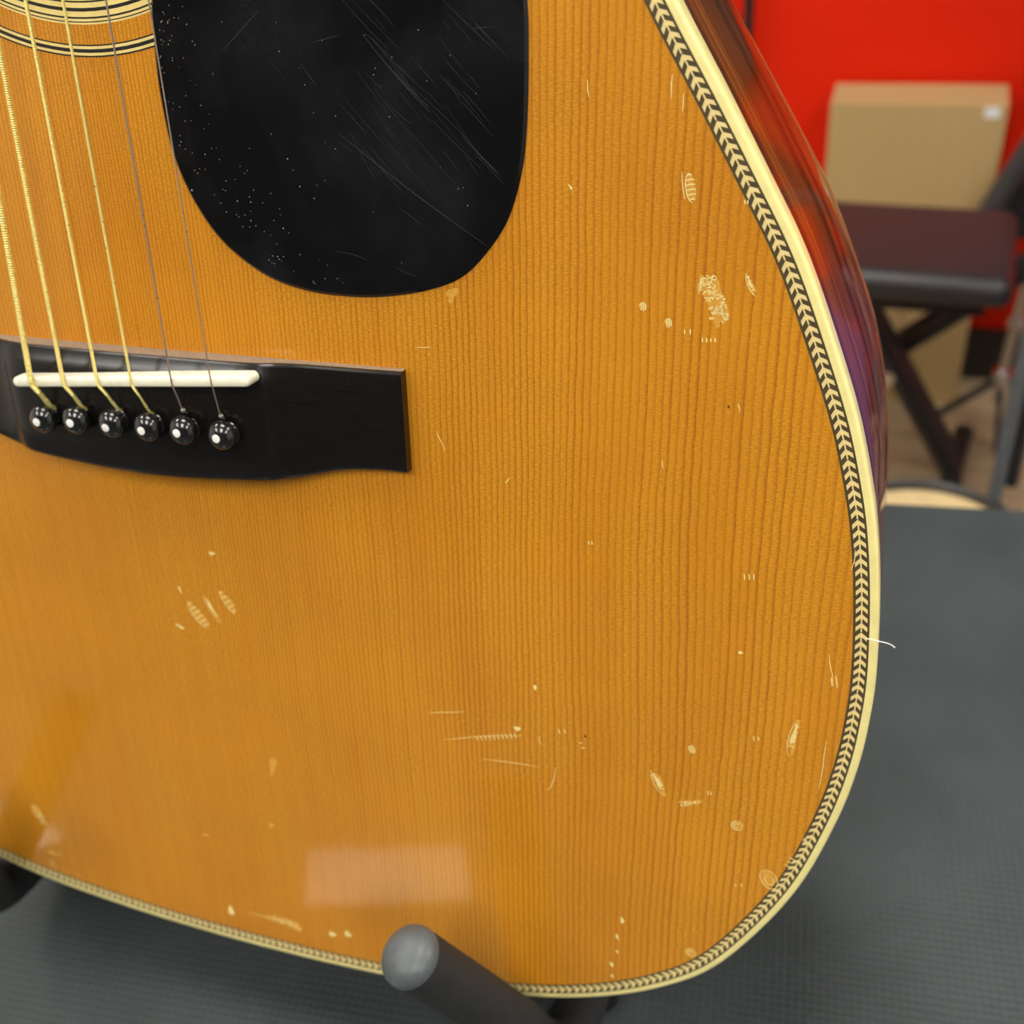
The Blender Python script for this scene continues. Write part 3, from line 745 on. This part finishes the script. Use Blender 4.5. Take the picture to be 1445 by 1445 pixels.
sc_mb = MB(); rs = random.Random(11)
def guard_line(x0, y0, x1, y1, wd, bow=0.0, mi=0):
    pts = []
    for i in range(9):
        t = i / 8; q = top(x0 + (x1 - x0) * t, y0 + (y1 - y0) * t + bow * math.sin(math.pi * t), .8); pts.append(Vector((q.x, q.y)))
    ribbon(sc_mb, pts, wd, .812, mi)
for L in [(478, 188, 686, 346, .13, 4), (511, 48, 606, 158, .12, 3), (556, 100, 604, 150, .1, 2), (312, 74, 365, 14, .1, 0), (474, 355, 520, 368, .1, -3), (424, 90, 446, 120, .1, 0), (666, 40, 696, 38, .08, 0), (440, 60, 478, 50, .08, 0), (560, 378, 590, 390, .08, 2), (598, 320, 560, 290, .08, 0)]:
    guard_line(*L)
for k in range(70):
    x0, y0 = rs.uniform(470, 720), rs.uniform(-10, 230); l = rs.uniform(20, 110); a_ = math.radians(rs.gauss(49, 5))
    x1, y1 = x0 + l * math.cos(a_), y0 + l * math.sin(a_)
    if x1 < 722 - max(0, y1 - 250) * .4 and y1 < 330: guard_line(x0, y0, x1, y1, rs.uniform(.03, .07), rs.uniform(-2, 2))
for k in range(150):
    y0 = rs.uniform(0, 400); xl = 218 + max(0, y0 - 130) ** 1.45 * .055
    x0 = xl + 6 + rs.expovariate(1 / 35.0) if k < 110 else rs.uniform(300, 700)
    if x0 > 690 or y0 > 330 and x0 > 640 or (y0 > 300 and x0 < 330): continue
    q = top(x0, y0, .8); blob(sc_mb, Vector((q.x, q.y)), rs.uniform(.08, .2), rs.uniform(.06, .13), rs.uniform(0, 3), .83, 1, 6)
o = part('scratches', sc_mb, [M['scratch'], M['speck']], False, pguard, 'fine pale scratches and dust specks'); o['kind'] = 'stuff'

# loose white fibre caught on the binding
fq = [top(1222, 901, .15), top(1240, 905, .6), top(1250, 907, 1.5), top(1258, 910, 2.0), top(1263, 914, 2.2)]
o = link('loose_fibre', MB().tube([G @ q * MM for q in fq], .00014, 5).mesh('loose_fibre', M['fibre'])); tag(o, 'tiny white fibre caught on the cream guitar binding', 'fibre')

# ------------------------------------------------------------------ guitar stand
stand = bpy.data.objects.new('guitar_stand', None); COL.objects.link(stand); stand.matrix_world = G.to_4x4()
tag(stand, 'black tubular guitar stand with foam-sleeved arms under the guitar', 'guitar stand')
tip = Vector((85, -146, 40)); dirv = Vector((-.315, .885, .493)).normalized()
for sx in (1, -1):
    mir = lambda p: Vector((p.x * sx, p.y, p.z))
    t_, low = tip, tip - dirv * 94
    path = [low + Vector((3, -2, -118)) + Vector((0, 22, 0)), low + Vector((3, 2, -60)), low + Vector((2, -1, -16)), low + dirv * 4]
    arm = part('arm', MB().tube([mir(p) for p in catmull([path[0], path[1], path[2], low + dirv * 8, low + dirv * 40], 6)], 6.0, 14), M['tube'], True, stand)
    sl = part('foam_sleeve', MB().tube([mir(p) for p in catmull([path[1] + Vector((0, 0, -20)), path[1] + Vector((0, 0, 20)), path[2], low + dirv * 6, low + dirv * 30, low + dirv * 60, t_], 8)], 8.6, 24), M['foam'], True, stand, 'black foam sleeve on the arm')
    part('arm_joint', MB().tube([mir(p) for p in (path[1] + Vector((0, -1, -6)), path[1] + Vector((0, -1.5, 34)))], 11.5, 18), M['tube'], True, stand)
    cp = MB(); pts = []; rr = []
    for k in range(9):
        a = math.pi / 2 * k / 8; pts.append(mir(t_ + dirv * (-.6 + 5.2 * math.sin(a)))); rr.append(max(.12, 8.75 * math.cos(a) ** .8))
    cp.tube(pts, rr, 24); part('end_cap', cp, M['cap'], True, stand, 'smooth dark grey rubber end cap')
back0 = tip - dirv * 94 + Vector((3, 20, -118))
cb = MB().tube([(-back0.x, back0.y, back0.z), (back0.x, back0.y, back0.z)], 7.0, 14)
part('cross_bar', cb, M['tube'], True, stand)
part('upright', MB().tube([(0, back0.y, back0.z - 7), (0, 60, back0.z - 14), (0, 240, back0.z - 20)], 8.0, 14), M['tube'], True, stand)
Gi = G.transposed()
def gl(x, y, z): return Gi @ (Vector((x, y, z)) * 1000)
foot_z = MAT_Z + .0029
hinge = G @ Vector((0, 20, back0.z - 11)) * MM
for sx in (-1, 1):
    part('rear_leg', MB().tube([gl(hinge.x, hinge.y, hinge.z), gl(sx * .09, hinge.y + .055, foot_z)], 6.5, 12), M['tube'], True, stand)
    part('rubber_foot', MB().tube([gl(sx * .09 - sx * .004, hinge.y + .0525, foot_z + .012), gl(sx * .09, hinge.y + .055, foot_z)], 8.0, 12), M['foam'], True, stand)
cbw = G @ back0 * MM
for sx in (-1, 1):
    part('front_foot', MB().tube([gl(sx * cbw.x, cbw.y, cbw.z), gl(sx * cbw.x, cbw.y, MAT_Z + .0001)], 7.5, 12), M['foam'], True, stand)

# ------------------------------------------------------------------ folding keyboard bench
SEAT = FLOOR_Z + .48
fr_, fl_ = at_z(1434, 402, SEAT), at_z(1225, 386, SEAT)
bk_ = at_z(1402, 290, SEAT)
ang = math.atan2(fr_.y - fl_.y, fr_.x - fl_.x)
ex, ey = Vector((math.cos(ang), math.sin(ang), 0)), Vector((-math.sin(ang), math.cos(ang), 0))
dpt = (bk_ - fr_).dot(ey); blen = .56
bc = fr_ - ex * (blen / 2) + ey * (dpt / 2)
bench = bpy.data.objects.new('folding_bench', None); COL.objects.link(bench)
bench.location = (bc.x, bc.y, FLOOR_Z); bench.rotation_euler.z = ang
tag(bench, 'black padded folding bench with crossed tube legs by the red wall', 'bench')
st = link('seat', MB().box((0, 0, .458), (blen, dpt, .044)).mesh('seat', M['vinyl'], True), bench, 'black vinyl padded seat'); bevel(st, .02, 4)
link('seat_frame', MB().box((0, 0, .422), (blen - .06, dpt - .06, .016)).mesh('seat_frame', M['tube']), bench)
def bl(x, y, z):   # world -> bench frame
    d = Vector((x, y, 0)) - Vector((bc.x, bc.y, 0)); return Vector((d.dot(ex), d.dot(ey), z - FLOOR_Z))
FZ = FLOOR_Z + .02
def to_height(p, q, z): return p + (q - p) * ((z - p.z) / (q.z - p.z))
fa = at_z(1345, 672, FZ); la = at_y(1262, 518, fa.y); la_top = to_height(fa, la, FLOOR_Z + .424)
lb0 = at_y(1368, 434, fa.y + .05); lb1 = at_y(1250, 506, fa.y + .05)
lb_top, lb_bot = to_height(lb0, lb1, FLOOR_Z + .424), to_height(lb0, lb1, FZ)
def bw(p): return bl(p.x, p.y, p.z)
for dy in (0.0, .04):
    oy = Vector((0, dy, 0))
    link('leg', MB().tube([bw(fa + oy), bw(la_top + oy)], .0165, 14).mesh('leg', M['tube'], True), bench)
    link('leg', MB().tube([bw(lb_top + oy), bw(lb_bot + oy)], .0125, 14).mesh('leg', M['tube'], True), bench)
fq0, fq1 = at_z(1343, 676, FLOOR_Z + .016), at_z(1358, 618, FLOOR_Z + .016)
for oy in (Vector((0, 0, 0)), lb_bot - fa):
    a_, b_ = fq0 + oy, fq1 + oy; a_.z = b_.z = FLOOR_Z + .016
    link('foot_bar', MB().tube([bw(a_), bw(b_)], .0145, 12).mesh('foot_bar', M['tube'], True), bench)
    for q, sgn in ((a_, -1), (b_, 1)):
        dq = (b_ - a_).normalized() * .02 * sgn
        link('foot_cap', MB().tube([bw(q), bw(q + dq)], .0165, 12).mesh('foot_cap', M['foam'], True), bench)
xr = bw((la + lb1) / 2).x + .235
pv = bw(la.lerp(lb1, .5))
link('pivot_bolt', MB().tube([(pv.x, pv.y - .05, pv.z), (pv.x, pv.y + .16, pv.z)], .012, 10).mesh('pivot_bolt', M['chrome'], True), bench)

# cardboard box against the wall
BY = WALL_Y - .018
bxf = BY - .095
b0, b1 = at_y(1172, 150, bxf), at_y(1412, 150, bxf)
x0, x1, zt = b0.x, b1.x + .012, (b0.z + b1.z) / 2
box = bpy.data.objects.new('cardboard_box', None); COL.objects.link(box); box.location = ((x0 + x1) / 2, (BY + bxf) / 2, FLOOR_Z)
hb, wb, db = zt - FLOOR_Z, x1 - x0, BY - bxf
link('carton', MB().box((0, 0, hb / 2), (wb, db, hb)).mesh('carton', M['cardboard']), box)
link('top_flap', MB().box((0, -db / 4, hb + .0015), (wb, db / 2 - .002, .003)).mesh('top_flap', M['cardboard']), box)
link('top_flap', MB().box((0, db / 4, hb + .0015), (wb, db / 2 - .002, .003)).mesh('top_flap', M['cardboard']), box)
link('sticker', MB().box((wb / 2 - .022, -db / 2 - .0006, hb - .008), (.022, .001, .016)).mesh('sticker', M['label_white']), box, 'small white sticker')
tag(box, 'tall thin brown cardboard box leaning by the red wall', 'box')

# hanging cable on the red wall
ca = at_y(1057, 20, WALL_Y - .02)
cb_pts = [(ca.x + .004, WALL_Y - .034, CEIL_Z), (ca.x + .006, WALL_Y - .034, ca.z + .5), (ca.x, WALL_Y - .026, ca.z), (ca.x - .006, WALL_Y - .012, ca.z - .3)]
o = link('hanging_cable', MB().tube(catmull([Vector(p) for p in cb_pts], 8), .0085, 10).mesh('hanging_cable', M['black_trim'], True))
tag(o, 'thick black cable hanging down the red wall', 'cable')

# black keyboard stand: thick sloping tube right of the box
ks = bpy.data.objects.new('keyboard_stand', None); COL.objects.link(ks)
KY = bxf - .04
k0, k1 = at_y(1398, 296, KY), at_y(1446, 222, KY)
dk = (k1 - k0).normalized(); ks.location = (k0.x, KY, FLOOR_Z)
lo = k0 - dk * ((k0.z - FLOOR_Z - .03) / dk.z); hi = k0 + dk * .55
def kl(p): return (p.x - k0.x, p.y - KY, p.z - FLOOR_Z)
link('sloping_tube', MB().tube([kl(k0 - dk * .06), kl(hi)], .018, 14).mesh('sloping_tube', M['tube_dark'], True), ks)
mx = (k0 + hi) / 2
xa, xb = Vector((hi.x + .02, KY, FLOOR_Z + .02)), Vector((k0.x + .02, KY, hi.z))
link('sloping_tube', MB().tube([(kl(hi)[0] + .03, .04, .02), (kl(k0)[0] - .0 + .03, .04, kl(hi)[2])], .018, 14).mesh('sloping_tube', M['tube'], True), ks)
link('base_plate', MB().box((kl(k0)[0] + .10, .02, kl(k0)[2] + .0), (.17, .05, .09)).mesh('base_plate', M['tube'], False), ks)
link('foot_bar', MB().tube([(kl(hi)[0] + .03, -.05, .016), (kl(hi)[0] + .03, .05, .016)], .016, 12).mesh('foot_bar', M['tube'], True), ks)
tag(ks, 'black keyboard stand tube sloping up beside the cardboard box', 'stand')

# tripod stand with chrome tube, right of the bench
tr = bpy.data.objects.new('tripod_stand', None); COL.objects.link(tr)
TY = bc.y + .25
a1, a2 = at_y(1434, 455, TY), at_y(1414, 532, TY)
tr.location = (a2.x, TY, FLOOR_Z)
def tl(p): return (p.x - a2.x, p.y - TY, p.z - FLOOR_Z)
link('pole', MB().tube([tl(a2 - Vector((0, 0, .05))), tl(a2 + Vector((0, 0, .02))), tl(a1), tl(a1 + (a1 - a2) * 2.2)], .008, 12).mesh('pole', M['chrome'], True), tr, 'chrome centre pole')
link('collar', MB().tube([tl(a2 + (a1 - a2) * -.12), tl(a2 + (a1 - a2) * .12)], .017, 14).mesh('collar', M['chrome'], True), tr, 'chrome collar')
link('collar', MB().tube([tl(a1 + (a1 - a2) * -.06), tl(a1 + (a1 - a2) * .1)], .014, 14).mesh('collar', M['chrome'], True), tr)
s0 = at_y(1322, 585, TY - .05)
link('leg', MB().tube([tl(a2), tl(s0), tl(s0 + (s0 - a2) * .3)], .007, 10).mesh('leg', M['tube'], True), tr)
s1 = at_z(1405, 640, FLOOR_Z + .01)
link('leg', MB().tube([tl(a2), tl(s1)], .005, 10).mesh('leg', M['tube'], True), tr)
s2 = Vector((a2.x + .22, TY - .05, FLOOR_Z + .01))
link('leg', MB().tube([tl(a2), tl(s2)], .008, 10).mesh('leg', M['tube'], True), tr)
tag(tr, 'small tripod stand with chrome pole and thin black legs behind the bench', 'stand')

# nearer grey tube with black rod, standing between mat and bench
gt = bpy.data.objects.new('grey_stand', None); COL.objects.link(gt)
NY = at_z(1400, 700, FLOOR_Z + .30).y
g0, g1 = at_y(1403, 702, NY), at_y(1447, 500, NY)
gt.location = (g0.x, NY, FLOOR_Z)
def g2(p): return (p.x - g0.x, p.y - NY, p.z - FLOOR_Z)
dd = (g1 - g0)
link('pole', MB().tube([g2(g0 - dd * (g0.z - FLOOR_Z - .002) / dd.z), g2(g0 + dd * 1.9)], .0085, 12).mesh('pole', M['tube_grey'], True), gt)
h0, h1 = at_y(1428, 672, NY + .02), at_y(1452, 560, NY + .02); dh = h1 - h0
link('rod', MB().tube([g2(h0 - dh * .1), g2(h0 + dh * 2.5)], .009, 12).mesh('rod', M['tube'], True), gt)
link('clamp', MB().tube([g2(g0 + dd * 1.7), g2(h0 + dh * 2.4)], .012, 10).mesh('clamp', M['tube'], True), gt)
tag(gt, 'slim grey stand tube rising beside the round tan drum', 'stand')

# round drum behind the table edge
DZ = FLOOR_Z + .42
dt = at_z(1322, 677, DZ)
Rd = .108
dr = bpy.data.objects.new('hand_drum', None); COL.objects.link(dr)
vd = Vector((dt.x - cam_pos.x, dt.y - cam_pos.y, 0)).normalized()
dr.location = (dt.x - vd.x * Rd, dt.y - vd.y * Rd, FLOOR_Z)
link('shell', MB().lathe([(.085, 0), (.075, .12), (.07, .2), (.09, .32), (.098, .395), (.09, .40)], 36).mesh('shell', M['drumshell'], True), dr)
link('drum_head', MB().lathe([(.100, .385), (.100, .410), (.098, .4115), (0, .412)], 48).mesh('drum_head', M['drumskin'], True), dr, 'pale tan drum head')
rim = MB(); nn = 48
ringp = [Vector((.103 * math.cos(2 * math.pi * k / nn), .103 * math.sin(2 * math.pi * k / nn), .413)) for k in range(nn)]
vs = []; fs = []
for k in range(nn):
    a = 2 * math.pi * k / nn
    for j in range(8):
        b = 2 * math.pi * j / 8; r_ = .103 + .006 * math.cos(b); vs.append((r_ * math.cos(a), r_ * math.sin(a), .413 + .008 * math.sin(b)))
for k in range(nn):
    for j in range(8): fs.append((k * 8 + j, ((k + 1) % nn) * 8 + j, ((k + 1) % nn) * 8 + (j + 1) % 8, k * 8 + (j + 1) % 8))
link('rim_hoop', MB().add(vs, fs).mesh('rim_hoop', M['tube'], True), dr, 'black rim')
tag(dr, 'round drum with pale tan head and black rim behind the table', 'drum')

# purple bag standing right of the bench, mirrored in the guitar's side
pb = bpy.data.objects.new('padded_bag', None); COL.objects.link(pb); pb.location = (.615, 1.10, FLOOR_Z); pb.rotation_euler.z = 0
bd = link('bag_body', MB().box((0, 0, .34), (.40, .22, .68)).mesh('bag_body', M['purple'], True), pb); bevel(bd, .06, 5)
link('zip', MB().box((0, -.1105, .52), (.28, .004, .012)).mesh('zip', M['black_trim']), pb)
hp = [Vector((-.07, 0, .67)), Vector((-.06, 0, .73)), Vector((0, 0, .755)), Vector((.06, 0, .73)), Vector((.07, 0, .67))]
link('handle', MB().tube(catmull(hp, 6), .009, 8).mesh('handle', M['black_trim'], True), pb)
tag(pb, 'purple padded bag standing on the floor beside the folding bench', 'bag')
